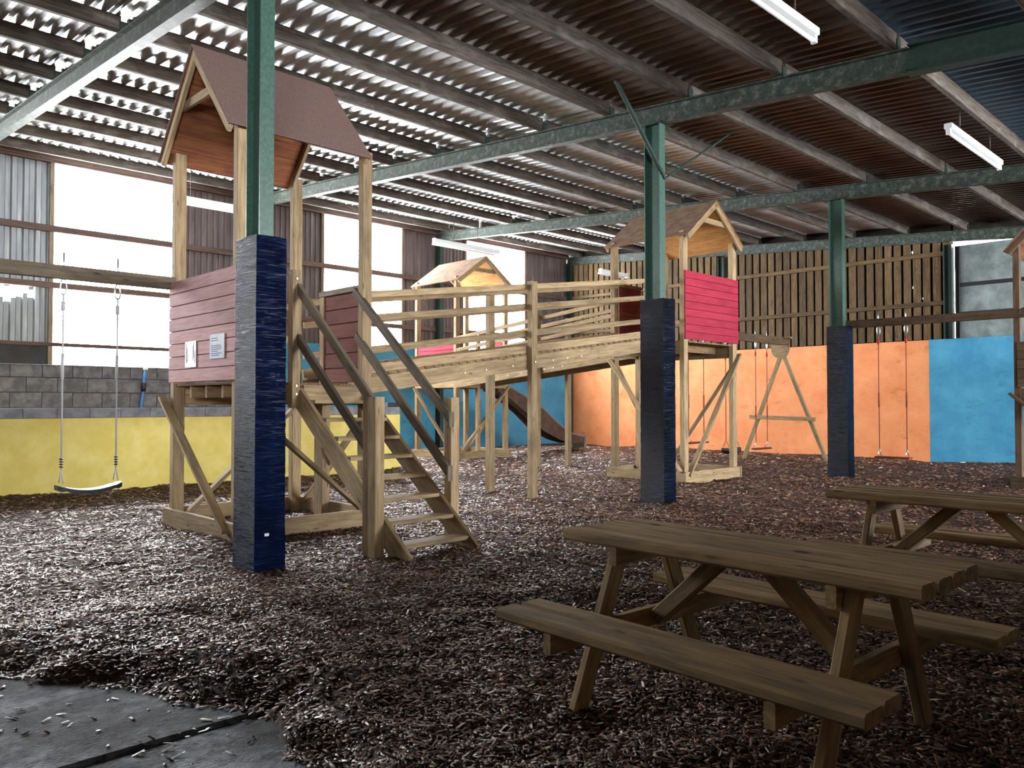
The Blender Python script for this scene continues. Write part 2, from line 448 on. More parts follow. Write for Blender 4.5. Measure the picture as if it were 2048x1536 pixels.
for a, b, s in WINDOWS:                                     # the frames of the openings
    i = WINDOWS.index((a, b, s)) + 1
    w = slab('window_%d' % i, XW - .07, XW + .04, a - .09, a + .0, s, WTOP + .04, 'pine_grey', None, kind='structure')
    slab('window_jamb', XW - .07, XW + .04, b, b + .07, s, WTOP + .04, 'pine_grey', w)
    slab('window_head', XW - .07, XW + .04, a, b, WTOP, WTOP + .08, 'girt', w)
for k in range(-2, 3):
    a, b = Y0 + k * BAY, Y0 + (k + 1) * BAY
    for z0, z1 in ((5.16, 5.30), (3.94, 4.07) if k <= 0 else (3.66, 3.79)) + (((2.68, 2.76),) if k <= 0 else ()):
        slab('girt', XW - .012, XW + .06, a + .07, b - .07, z0, z1, 'girt', wl)
    slab('eaves_beam', XW - .02, XW + .08, a, b, 6.66, 6.80, 'girt', wl)
for k in range(-2, 4):
    Y = min(Y0 + k * BAY, YB - .08)
    ibeam('wall_post', (XW + .16, Y, -.3), (XW + .16, Y, 6.5), .24, .13, 'green_dark', wl, (1, 0, 0))

# low yellow wall with an unpainted course of blocks on top
wi = slab('wall_inner', -13.64, -13.475, -6, 9.93, -.5, 1.222, 'yellow_paint', None, .008, kind='structure')
y = -6.0
while y < 9.9:
    y1 = min(y + .455, 9.93)
    slab('concrete_block', -13.645, -13.47 + random.uniform(-.004, .004), y + .004, y1 - .004, 1.226, 1.375 + random.uniform(-.004, .003), 'blockwork_pale', wi, .006)
    y = y1
slab('corner_block', -13.64, -13.47, 9.62, 9.93, 1.375, 1.46, 'black_sheet', wi)

# ------------------------------------------------------------------ back wall
HOLES = []                                           # knot holes in the outer boarding, behind gaps of the inner boards
for hx, hz, r_ in ((-7.45, 5.34, .026), (-7.57, 4.43, .022), (-7.334, 4.13, .016)):
    k = round((hx + 19.28 - .21) / .236); gx_ = -19.28 + .236 * k + .211; HOLES.append((gx_ - r_, gx_ + r_, hz - r_, hz + r_))
hxs = sorted([XW - .3, -6.56] + [v for h in HOLES for v in h[:2]]); hzs = sorted([3.0, 7.2] + [v for h in HOLES for v in h[2:]])
V = []; F = []
for i in range(len(hxs) - 1):
    for j in range(len(hzs) - 1):
        mx, mz = (hxs[i] + hxs[i + 1]) / 2, (hzs[j] + hzs[j + 1]) / 2
        if any(h[0] < mx < h[1] and h[2] < mz < h[3] for h in HOLES): continue
        n_ = len(V); V += [(hxs[i], YB + .1, hzs[j]), (hxs[i + 1], YB + .1, hzs[j]), (hxs[i + 1], YB + .1, hzs[j + 1]), (hxs[i], YB + .1, hzs[j + 1])]
        F.append((n_, n_ + 1, n_ + 2, n_ + 3))
wb = raw('wall_back', V, F, 'boarding_dark', None, kind='structure')
slab('painted_wall', XW - .1, -7.12, YB, YB + .18, -.4, 3.05, 'orange_paint', wb, .008)
slab('painted_wall', -7.12, 8.3, YB - .003, YB + .18, -.4, 3.06, 'blue_paint', wb, .008)
slab('header', -6.6, 8.3, YB + .1, YB + .22, 5.46, 7.0, 'outer_dark', wb)
slab('side_wall', -4.98, 8.3, YB + .1, YB + .22, 3.06, 5.5, 'outer_dark', wb)
X = -19.28; pitch = .236; nb = 0
while X < -6.75:
    if abs(X + .1 + 13.0) > .12:
        w_ = .185 + random.uniform(-.012, .012)
        slab('wall_board', X, X + w_, YB - .008 + random.uniform(-.004, .004), YB + .022, 3.06 + random.uniform(0, .01), zr(X) + .14, 'boarding', wb, .006)
    X += pitch
for z in (5.20, 3.94):
    for a, b in ((-19.2, -13.1), (-12.9, -6.72)):
        beam('wall_rail', (a, YB - .05, z + .02), (b, YB - .05, z + random.uniform(-.03, .03)), .06, .11, 'boarding', wb)
for Xp, z1 in ((XW + .12, 6.4), (-13.0, 5.9), (-6.63, 5.4)):
    ibeam('wall_post', (Xp, YB - .02, -.3 if Xp < -19 else 3.05), (Xp, YB - .02, z1), .2, .2, 'green_dark', wb, (1, 0, 0))
d1 = slab('door_1', -6.515, -4.9, YB + .12, YB + .16, 3.06, 5.37, 'door_sheet', None, .006, kind='structure')
for z in (4.38, 3.66):
    slab('door_rail', -6.515, -4.9, YB + .07, YB + .12, z - .04, z + .05, 'dark_steel', d1)
slab('door_stile', -6.52, -6.41, YB + .06, YB + .12, 3.06, 5.36, 'dark_steel', d1)

wr = slab('wall_right', XR, XR + .2, -9.2, YB + .2, -.5, RZ0, 'outer_dark', None, kind='structure')
slab('wall_top', XR, XR + .2, -9.2, YB + .2, RZ1, 6, 'outer_dark', wr)
for a, b in zip([-9.2] + [q for p, q in RWIN_ADDED], [p for p, q in RWIN_ADDED] + [YB + .2]):
    slab('wall_pier', XR, XR + .2, a, b, RZ0, RZ1, 'outer_dark', wr)
wp = slab('wall_shade_screen', 1.50, 1.56, -4.2, 9.6, 1.9, 2.0, 'pine_dark', None, kind='structure')   # added unseen board screen, keeps right-hand light off the tables
for i in range(92):
    slab('shade_screen_board', 1.56, 1.585, -4.2 + i * .15, -4.2 + i * .15 + .142, -.1, 2.0, 'pine_dark', wp)
for y in (-4.1, -1.8, .7, 3.6, 6.6, 9.5): slab('shade_screen_post', 1.43, 1.53, y - .05, y + .05, -.1, 1.9, 'pine_dark', wp)
wf = slab('wall_front', XW - .3, 8.4, -9.4, -9.2, -.5, 8, 'outer_dark', None, kind='structure')

# ------------------------------------------------------------------ roof: sheets, purlins, rafters
PX = [-18.74 + 1.39 * i for i in range(20)]
PX = [x for x in PX if x < 8]
def roof_sheet(name, x0, x1, y0, y1, mat, parent, lift=0):
    period, depth = .20, .045
    prof = [(0, 0), (.30, 0), (.5, 1), (.80, 1)]
    V = []; ys2 = []
    k = int(round((y1 - y0) / period))
    for i in range(k):
        for f_, d in prof: ys2.append((y0 + (i + f_) * period, d * depth))
    ys2.append((y0 + k * period, 0))
    m = len(ys2)
    for x in (x0, x1):
        for y, d in ys2: V.append((x, y, zr(x) + .27 + .205 + d + lift))
    F = [(i, i + 1, m + i + 1, m + i) for i in range(m - 1)]
    return raw(name, V, F, mat, parent)
ceil = roof_sheet('ceiling', XW - .35, PX[0] + .1, -9.4, 22.4, 'galvanised', None, .002); ceil['kind'] = 'structure'
rows = [PX[0], PX[2], PX[4], PX[6], PX[8], PX[10], PX[11], PX[13], PX[15], PX[17], 8.4]
for i in range(len(rows) - 1):
    xm = (rows[i] + rows[i + 1]) / 2
    mat = 'galvanised' if xm < -7.0 else ('rusty_sheet' if xm < -3.6 else 'blue_sheet')
    for k in range(-2, 3):
        a = -9.4 + (k + 2) * 6.36
        roof_sheet('roof_sheet', rows[i] - .08, rows[i + 1] + .02, a, a + 6.36, mat, ceil, .003 * (i % 2))
for k in range(-2, 3):
    a, b = Y0 + k * BAY, Y0 + (k + 1) * BAY
    for X in PX:
        z = zr(X) + .27
        beam('purlin', (X, a + .045, z + .1), (X, b - .045 if k < 2 else YB + .1, z + .1), .075, .2, 'purlin', ceil)
    slab('eaves_purlin', XW + .02, XW + .10, a + .05, b - .05, zr(XW) + .26, zr(XW) + .46, 'girt', ceil)
for k in range(-2, 4):
    Y = Y0 + k * BAY if k < 3 else YB - .02
    ibeam('rafter', (XW + .02, Y, zr(XW) + .135), (-3.3, Y, zr(-3.3) + .135), .27, .14, 'rafter_steel', ceil, tf=.02)
    ibeam('rafter', (-3.3, Y, zr(-3.3) + .135), (8.2, Y, zr(8.2) + .135), .33, .16, 'green_dark', ceil, tf=.02)
    for X in PX:
        if -16 < X < 0: slab('purlin_cleat', X + .04, X + .05, Y - .06, Y + .06, zr(X) + .27, zr(X) + .40, 'green_dark', ceil, .001)

# ------------------------------------------------------------------ steel columns with wrapped padding
def column(k, label, filmmat, padtop, pw=(.40, .29)):
    Y = Y0 + k * BAY
    c = thing('steel_column', (XC, Y, 0), label, 'column', 'padded steel columns')
    ibeam('steel_post', (XC, Y, -.3), (XC, Y, zr(XC) + .02), .27, .135, 'green_steel', c, (1, 0, 0))
    slab('cap_plate', XC - .16, XC + .16, Y - .09, Y + .09, zr(XC) - .012, zr(XC) + .008, 'green_dark', c, .002)
    # padding: irregular wrapped box
    V = []; F = []; nz = 60; ring = []
    px, py = pw
    cx, cy = XC + .045, Y - .005
    base = [(-.5, -.5), (-.2, -.505), (.2, -.505), (.5, -.5), (.505, -.15), (.505, .2), (.5, .5), (.2, .505), (-.2, .505), (-.5, .5), (-.505, .2), (-.505, -.2)]
    r2 = np.random.default_rng(k + 11)
    for j in range(nz):
        z = -.15 + (padtop + .15) * j / (nz - 1); s = 1.0 + .06 * max(0, (.5 - z)) + .012 * (r2.random() - .5)
        for i, (a, b) in enumerate(base):
            wob = 1 + .018 * (r2.random() - .5)
            V.append((cx + a * px * s * wob, cy + b * py * s * wob, z + (0 if 0 < j < nz - 1 else .02 * (r2.random() - .5))))
    m = len(base)
    for j in range(nz - 1):
        for i in range(m): F.append((j * m + i, j * m + (i + 1) % m, (j + 1) * m + (i + 1) % m, (j + 1) * m + i))
    F.append(tuple((nz - 1) * m + i for i in range(m)))
    p = raw('padding', V, F, filmmat, c)
    p['label'] = 'plastic film wrapped padding'
    return c
c1 = column(0, 'green steel column with navy film padding, nearest, in front of the staircase tower', 'navy_film', 2.93)
slab('sticker', -6.548, -6.540, 3.37, 3.41, .285, .31, 'paper', c1, .001)
c2 = column(1, 'green steel column with black film padding beside the plank ramp, red panel behind it', 'black_film', 2.93)
column(2, 'farther green steel column with black padding standing before the orange wall', 'black_film', 2.96)
beam('knee_brace', (XC + .14, Y0 + BAY + .05, 4.68), (XC + .12, Y0 + BAY - 1.05, zr(XC) + .33), .05, .05, 'green_dark', c2)
beam('knee_brace', (XC + .14, Y0 + BAY + .05, 4.68), (XC + .12, Y0 + BAY + 1.95, zr(XC) + .33), .028, .028, 'green_dark', c2)

# ------------------------------------------------------------------ towers
PWX, PWY = .10, .135
def tower(label, X0, X1, Ya, Yb, deck, ptop, eave, apex, axis, over, pmat='pine', roofmat='ply_roof', lin_mat='lining_light', norim='', braces=(), base=True, cat='tower', extra=None):
    cx, cy = (X0 + X1) / 2, (Ya + Yb) / 2
    T = thing('climbing_tower', (cx, cy, 0), label, cat, 'wooden climbing towers')
    for x in (X0, X1 - PWX):
        for y in (Ya, Yb - PWY):
            slab('post', x, x + PWX, y, y + PWY, -.12, ptop, pmat, T)
    # deck: rim beams, joists, boards
    for y in (Ya - .0, Yb - .045)[(1 if norim == 'y' else 0):]: slab('rim_beam', X0 + PWX + .002, X1 - PWX - .002, y + .005, y + .05, deck - .25, deck - .03, pmat, T)
    for x in (X0 + .005, X1 - .05)[:(1 if norim == 'x' else 2)]: slab('rim_beam', x, x + .045, Ya + PWY + .002, Yb - PWY - .002, deck - .25, deck - .03, pmat, T)
    for i in range(3):
        x = X0 + .45 + i * (X1 - X0 - .9) / 2
        slab('joist', x - .025, x + .025, Ya + .06, Yb - .06, deck - .17, deck - .031, 'pine_dark', T)
    nbd = 12; wd = (Yb - Ya - .04) / nbd
    for i in range(nbd):
        y = Ya + .02 + i * wd
        ins = PWX + .004 if (i == 0 or i == nbd - 1) else .01
        slab('deck_board', X0 + ins, X1 - ins, y + .003, y + wd - .003, deck - .03, deck, 'pine_dark', T)
    if base:
        for y in (Ya - .055, Yb + .01): slab('base_beam', X0 - .06, X1 + .06, y, y + .05, -.06, .2, pmat, T)
        for x in (X0 - .055, X1 + .005): slab('base_beam', x, x + .05, Ya - .0, Yb + .0, -.06, .2, pmat, T)
    # diagonal braces
    for (a, b, up) in braces: beam('diagonal_brace', a, b, .045, .1, pmat, T, up)
    # roof
    if axis == 'y': uc, u0, u1, v0, v1 = cx, X0 - over, X1 + over, Ya - .13, Yb - .08; P = lambda u, v, z: (u, v, z)
    else: uc, u0, u1, v0, v1 = cy, Ya - over, Yb + over, X0 - .1, X1 + .13; P = lambda u, v, z: (v, u, z)
    for ue in (u0, u1):
        du, dz = uc - ue, apex - eave; Ls = math.hypot(du, dz)
        nrm = Vector(P(-dz / Ls * (1 if du > 0 else -1), 0, abs(du) / Ls))
        if nrm.z < 0: nrm = -nrm
        mid = ((uc + ue) / 2, (apex + eave) / 2)
        off = nrm * .018
        panel = beam('roof_panel', Vector(P(mid[0], v0 - .015, mid[1])) + off, Vector(P(mid[0], v1 + .015, mid[1])) + off, Ls + .04, .012, roofmat, T, nrm, .003)
        nb_ = 7
        for i in range(nb_):
            f_ = (i + .5) / nb_; u, z = ue + du * f_, eave + dz * f_
            beam('roof_board', P(u, v0, z), P(u, v1, z), Ls / nb_ - .004, .02, lin_mat, panel, nrm, .003)
        for v in (v0 + .03, v1 - .03):
            q = nrm * -.055
            beam('roof_rafter', Vector(P(ue, v, eave)) + q, Vector(P(uc, v, apex)) + q, .05, .085, pmat, T, nrm)
    for v in (v0 + .085, v1 - .085):
        zc_ = eave + (apex - eave) * .5; hw = abs(uc - u0) * .5
        beam('collar_tie', P(uc - hw + .03, v, zc_), P(uc + hw - .03, v, zc_), .045, .1, pmat, T)
    return T
def planks(parent, name, plane, c, a0, a1, z0, z1, n, mat, th=.025, sub='plank'):
    """boarded panel: a thin backing with its planks as sub-parts; plane 'y' (normal y at c) or 'x'"""
    h = (z1 - z0) / n
    if plane == 'y': root = slab(name, a0 + .03, a1 - .03, c + .004, c + .012, z0 + .02, z1 - .02, mat, parent, .001)
    else: root = slab(name, c - .012, c - .004, a0 + .03, a1 - .03, z0 + .02, z1 - .02, mat, parent, .001)
    for i in range(n):
        lo, hi = z0 + i * h + .003, z0 + (i + 1) * h - .003
        if plane == 'y': slab(sub, a0, a1, c - th, c + .003, lo, hi, mat, root, .005)
        else: slab(sub, c - .003, c + th, a0, a1, lo, hi, mat, root, .005)
    return root

# tower 1, in front
a = dict(X0=-9.77, X1=-8.03, Ya=3.80, Yb=5.50)
T1 = tower('tall wooden tower with brown felt roof and glare-paled red panel, nearest, at the stairs', a['X0'], a['X1'], a['Ya'], a['Yb'], 1.68, 4.46, 4.36, 5.46, 'y', .07, roofmat='felt_brown', lin_mat='lining', norim='y',
    braces=[((-9.86, 3.74, 1.52), (-8.10, 3.74, .10), (0, 1, 0)), ((-9.70, 3.98, .12), (-9.70, 5.42, 1.40), (1, 0, 0)), ((-8.0, 3.92, 1.40), (-8.0, 5.42, .14), (1, 0, 0)), ((-8.1, 5.52, 1.40), (-9.6, 5.52, .14), (0, 1, 0))])
planks(T1, 'red_panel', 'y', 3.775, -9.70, -7.96, 1.69, 2.89, 8, 'red_glare')
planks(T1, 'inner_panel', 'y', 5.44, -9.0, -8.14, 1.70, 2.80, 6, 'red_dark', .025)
slab('panel_cap', -9.04, -8.13, 5.38, 5.50, 2.80, 2.87, 'pine_grey', T1)
slab('half_post', -9.06, -8.96, 5.40, 5.50, 1.69, 2.80, 'pine', T1)
slab('support_post', -9.14, -8.95, 5.38, 5.50, -.1, 1.64, 'pine', T1)
slab('half_post', -8.04, -7.94, 4.40, 4.50, 1.40, 2.92, 'pine', T1)
slab('half_post', -9.70, -9.64, 4.6, 4.66, 1.68, 2.75, 'pine', T1)
for z in (2.68, 2.25):
    slab('side_rail', -9.70, -9.66, 3.94, 5.36, z, z + .09, 'pine', T1)
for x, z in ((-7.935, 1.55), (-7.935, 1.64), (-7.935, 2.82)):
    slab('bolt', x - .004, x + .006, 4.44, 4.46, z - .01, z + .01, 'bolt', T1, .002)

# notices pinned to the red panel
n1 = slab('paper_notice', -8.535, -8.18, 3.738, 3.742, 1.93, 2.195, 'paper', None, .0005, label='pale blue typed notice sheet pinned on the glare-paled red tower panel', category='notice', group='papers on the red panel')
for i, (z, l) in enumerate(((2.15, .16), (2.125, .18), (2.07, .24), (2.05, .26), (2.03, .25), (2.01, .17), (1.985, .27), (1.965, .2))):
    slab('text_line', -8.50, -8.50 + l, 3.7365, 3.7375, z - .004, z + .004, 'ink', n1, .0002)
n2 = slab('photo_notice', -9.19, -8.90, 3.738, 3.742, 1.86, 2.15, 'paper_photo', None, .0005, label='small glossy white sheet with dark streaks pinned left of the typed notice', category='notice', group='papers on the red panel')
for x, z0, z1 in ((-9.17, 1.9, 2.13), (-9.14, 1.92, 2.08), (-8.99, 1.93, 2.1), (-8.96, 1.95, 2.14), (-8.93, 1.9, 2.05)):
    slab('dark_streak', x, x + .018, 3.7365, 3.7375, z0, z1, 'ink_dark', n2, .0002)

# tower 2, beyond the ramp
T2 = tower('wooden tower with gabled roof and bright red panel, behind the middle column', -9.95, -8.25, 12.45, 14.30, 2.60, 4.62, 4.52, 5.28, 'x', .05, norim='x',
    braces=[((-9.95, 12.40, 2.30), (-8.3, 12.40, .2), (0, 1, 0)), ((-8.21, 12.52, .12), (-8.21, 14.34, 2.42), (1, 0, 0)), ((-8.3, 14.33, 2.25), (-9.85, 14.33, .2), (0, 1, 0)), ((-9.92, 12.6, 2.2), (-9.92, 14.2, .2), (1, 0, 0))])
planks(T2, 'red_panel', 'x', -8.245, 12.46, 14.32, 2.62, 3.89, 9, 'red')
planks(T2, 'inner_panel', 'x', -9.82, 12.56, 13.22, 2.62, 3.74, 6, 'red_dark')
slab('panel_cap', -9.9, -9.76, 12.52, 13.26, 3.74, 3.80, 'pine_dark', T2)
slab('half_post', -9.92, -9.82, 13.2, 13.3, -.1, 3.74, 'pine', T2)
for z in (3.55, 3.1): slab('side_rail', -9.9, -8.35, 14.22, 14.26, z, z + .09, 'pine', T2)

# tower 3, far left, with the slide
T3 = tower('small far wooden tower with pitched roof before the blue wall, feeding the slide', -17.45, -15.72, 13.35, 15.22, 2.10, 4.74, 4.62, 5.32, 'x', .04,
    braces=[((-17.4, 13.30, 1.85), (-15.8, 13.30, .15), (0, 1, 0)), ((-15.68, 13.45, .15), (-15.68, 15.2, 1.9), (1, 0, 0)), ((-15.8, 15.25, 1.85), (-17.35, 15.25, .15), (0, 1, 0))])
planks(T3, 'red_panel', 'y', 13.39, -17.34, -15.83, 2.12, 3.12, 7, 'red')
planks(T3, 'red_panel', 'y', 15.10, -16.2, -15.83, 2.12, 3.12, 7, 'red')
slab('half_post', -15.82, -15.72, 14.1, 14.2, -.1, 3.1, 'pine', T3)
slab('side_rail', -17.4, -17.36, 13.5, 15.1, 2.9, 2.99, 'pine', T3)

# tower 4, cut by the right edge of the picture
T4 = tower('dark wooden tower at the right edge holding the swing beam end', -3.80, -2.10, 15.72, 17.45, 1.70, 4.2, 4.05, 5.1, 'y', .08, pmat='beam_brown', roofmat='felt_brown', lin_mat='lining',
    braces=[((-3.86, 15.67, 1.62), (-2.2, 15.67, .15), (0, 1, 0))])
planks(T4, 'lower_panel', 'y', 15.70, -3.74, -2.12, 1.72, 2.5, 5, 'beam_brown')

# ------------------------------------------------------------------ ramps
def ramp(label, A, Bp, side, z0, z1, posts, pmat='pine'):
    """A, Bp: centre line ends (x,y); side: half width vector (x,y)"""
    A, Bp, S = Vector((*A, 0)), Vector((*Bp, 0)), Vector((*side, 0))
    R = thing('plank_ramp', (A + Bp) / 2, label, 'ramp', 'plank ramps between the towers')
    D = Bp - A; n = D.normalized(); sn = S.normalized(); w = S.length
    pt = lambda f_, s, dz: A + D * f_ + sn * s + Vector((0, 0, z0 + (z1 - z0) * f_ + dz))
    for s in (-1, 1):
        beam('side_beam', pt(0, s * w, -.11), pt(1, s * w, -.11), .05, .22, pmat, R)
        beam('kick_board', pt(0, s * (w - .005), .095), pt(1, s * (w - .005), .095), .045, .12, pmat, R)
        for dz in (1.06, .755, .335): beam('hand_rail', pt(0, s * (w - .02), dz), pt(1, s * (w - .02), dz), .04, .088, pmat, R)
    L = D.length; nb_ = int(L / .15)
    for i in range(nb_):
        f_ = (i + .5) / nb_
        beam('deck_board', pt(f_, -(w + .02), .017), pt(f_, w + .02, .017), L / nb_ - .012, .032, 'pine_dark', R, up=(0, 0, 1))
    for f_, s, top in posts:
        b = pt(f_, s * (w + .075), 0)
        zt = z0 + (z1 - z0) * f_ + 1.13 if top else z0 + (z1 - z0) * f_ - .2
        slab('post', b.x - .052, b.x + .052, b.y - .065, b.y + .065, -.12, zt, pmat, R)
        bo = pt(f_, s * (w + .13), -.11)
        o = slab('bolt', bo.x - .012, bo.x + .012, bo.y - .012, bo.y + .012, bo.z - .012, bo.z + .012, 'bolt', R, .004)
    for f_ in (.28, .34, .42, .55, .6, .65):
        bo = pt(f_, w * (1 if sn.x > 0 or sn.y < 0 else -1) + .028 * (1 if sn.x > 0 or sn.y < 0 else -1), -.13)
        slab('bolt', bo.x - .011, bo.x + .011, bo.y - .011, bo.y + .011, bo.z - .011, bo.z + .011, 'bolt', R, .004)
    return R
ramp('long railed plank ramp climbing from the staircase tower to the bright red panel tower', (-9.2, 5.56), (-9.2, 12.42), (.55, 0), 1.75, 2.68, [(.475, 1, True), (.515, -1, True)])
ramp('farther railed plank ramp from the slide tower up to the bright red panel tower', (-15.68, 13.78), (-10.0, 13.78), (0, .45), 2.06, 2.60, [(.52, 1, True), (.52, -1, True)])

# ------------------------------------------------------------------ staircase
ST = thing('staircase', (-6.9, 4.95, 0), 'open tread wooden staircase with double handrails leading up the near tower', 'staircase')
yl, yr = 4.52, 5.36
for y in (yl, yr):
    beam('stringer', (-8.02, y, 1.53), (-6.02, y, -.06), .05, .22, 'pine_dark' if y == yr else 'pine', ST)
for i in range(8):
    z = .10 + i * .195; x = -6.19 - i * .232
    slab('tread', x - .11, x + .11, yl + .027, yr - .027, z - .02, z + .02, 'pine', ST)
slab('top_riser', -8.0, -7.95, yl + .03, yr - .03, 1.46, 1.65, 'pine', ST)
slab('newel_post', -6.46, -6.335, 4.38, 4.49, -.1, 1.51, 'pine', ST)
slab('newel_post', -6.555, -6.47, 4.385, 4.455, -.1, 1.48, 'pine_dark', ST)
slab('newel_post', -6.575, -6.46, 5.42, 5.535, -.1, 1.51, 'pine', ST)
beam('handrail', (-8.05, 4.48, 2.80), (-6.48, 4.48, 1.42), .05, .10, 'pine_grey', ST)
beam('handrail', (-8.05, 4.48, 2.24), (-6.50, 4.48, .92), .05, .10, 'rail_dark', ST)
beam('handrail', (-8.22, 5.38, 2.80), (-6.44, 5.385, 1.30), .05, .10, 'rail_dark', ST)
beam('handrail', (-8.18, 5.38, 2.26), (-6.46, 5.385, .74), .05, .10, 'rail_dark', ST)
for x, y, z in ((-6.45, 5.385, 1.29), (-6.47, 5.385, .73)):
    slab('rail_bracket', x + .02, x + .05, y - .04, y + .03, z - .09, z + .07, 'pine_grey', ST)

# ------------------------------------------------------------------ slide
SL = thing('slide', (-16.45, 17.0, 0), 'dark grey wavy slide running down from the far tower by the blue wall', 'slide')
top = [(15.2, 2.06), (15.85, 1.86), (16.5, 1.58), (17.1, 1.28), (17.65, .90), (18.25, .55), (18.65, .46), (18.95, .42)]
bot = [(15.2, 1.80), (15.75, 1.56), (16.4, 1.16), (17.1, .64), (17.8, .36), (18.4, .22), (18.72, .22), (18.93, .24)]
def side_strip(name, x, th, mat, par):
    n = len(top); V = []; F = []
    for xx in (x, x + th):
        for (yt, zt), (yb_, zb) in zip(top, bot): V += [(xx, yt, zt), (xx, yb_, zb)]
    for i in range(n - 1):
        a_, b_ = 2 * i, 2 * i + 2
        F += [(a_, a_ + 1, b_ + 1, b_), (2 * n + a_, 2 * n + b_, 2 * n + b_ + 1, 2 * n + a_ + 1), (a_, b_, 2 * n + b_, 2 * n + a_), (a_ + 1, 2 * n + a_ + 1, 2 * n + b_ + 1, b_ + 1)]
    F += [(0, 2 * n, 2 * n + 1, 1), (2 * n - 2, 2 * n - 1, 4 * n - 1, 4 * n - 2)]
    return raw(name, V, F, mat, par)
side_strip('side_wall', -16.20, .035, 'slide_side', SL); side_strip('side_wall', -16.72, .035, 'slide_side', SL)
for x in (-16.18, -16.70): tube('side_rim', [(x, y, z) for y, z in top], .032, 'slide_steel', SL)
V = []; F = []
for i, ((yt, zt), (yb_, zb)) in enumerate(zip(top, bot)):
    y_, z_ = yt * .35 + yb_ * .65, zt * .35 + zb * .65
    V += [(-16.69, y_, z_), (-16.2, y_, z_), (-16.2, y_, z_ - .02), (-16.69, y_, z_ - .02)]
for i in range(len(top) - 1):
    for k in range(4): F.append((4 * i + k, 4 * i + (k + 1) % 4, 4 * i + 4 + (k + 1) % 4, 4 * i + 4 + k))
raw('chute', V, F, 'slide_steel', SL)
V = []; F = []
for x in (-16.72, -16.16):
    V += [(x, 18.93, .42), (x, 19.0, .40), (x, 19.02, .1), (x, 18.9, .08)]
F = [(0, 1, 2, 3), (7, 6, 5, 4), (0, 4, 5, 1), (1, 5, 6, 2), (2, 6, 7, 3), (3, 7, 4, 0)]
raw('end_lip', V, F, 'slide_steel', SL)
slab('footing', -16.8, -16.05, 18.55, 18.9, -.08, .10, 'pine_dark', SL)

# ------------------------------------------------------------------ swing frames
SB = beam('swing_beam', (-9.68, 3.80, 2.88), (-9.68, -1.6, 2.88), .075, .15, 'pine_grey', None, label='grey timber swing beam running left from the nearest tower', category='beam')
SF = thing('a_frame_swing_stand', (-9.6, 18.8, 0), 'wooden A frame with long beam carrying three swings by the orange wall', 'swing frame')
beam('cross_beam', (-9.6, 14.36, 3.0), (-9.6, 19.15, 3.0), .085, .19, 'beam_brown', SF)
beam('leg', (-9.62, 18.92, 2.80), (-10.72, 18.82, -.1), .085, .085, 'pine', SF, (0, 1, 0))
beam('leg', (-9.62, 18.82, 2.80), (-8.46, 18.92, -.1), .085, .085, 'pine', SF, (0, 1, 0))
beam('tie_bar', (-10.46, 18.76, 1.10), (-8.72, 18.76, 1.06), .045, .10, 'pine', SF)
pl = [(-9.62 + .24 * math.cos(math.radians(t_)), 18.76, 2.80 + .24 * math.sin(math.radians(t_))) for t_ in range(190, 351, 20)] + [(-9.37, 18.76, 2.92), (-9.86, 18.76, 2.92)]
prism('gusset_plate', pl, (0, .03, 0), 'pine', SF)
slab('top_block', -9.84, -9.36, 18.78, 18.92, 3.05, 3.10, 'pine_dark', SF)
SR = beam('swing_beam', (-6.72, 15.80, 3.0), (-3.62, 15.69, 2.98), .075, .15, 'beam_brown', None, label='brown timber swing beam bolted between the far padded column and edge tower', category='beam')
slab('bolt', -3.70, -3.67, 15.60, 15.62, 2.98, 3.02, 'dark_steel', SR, .003)

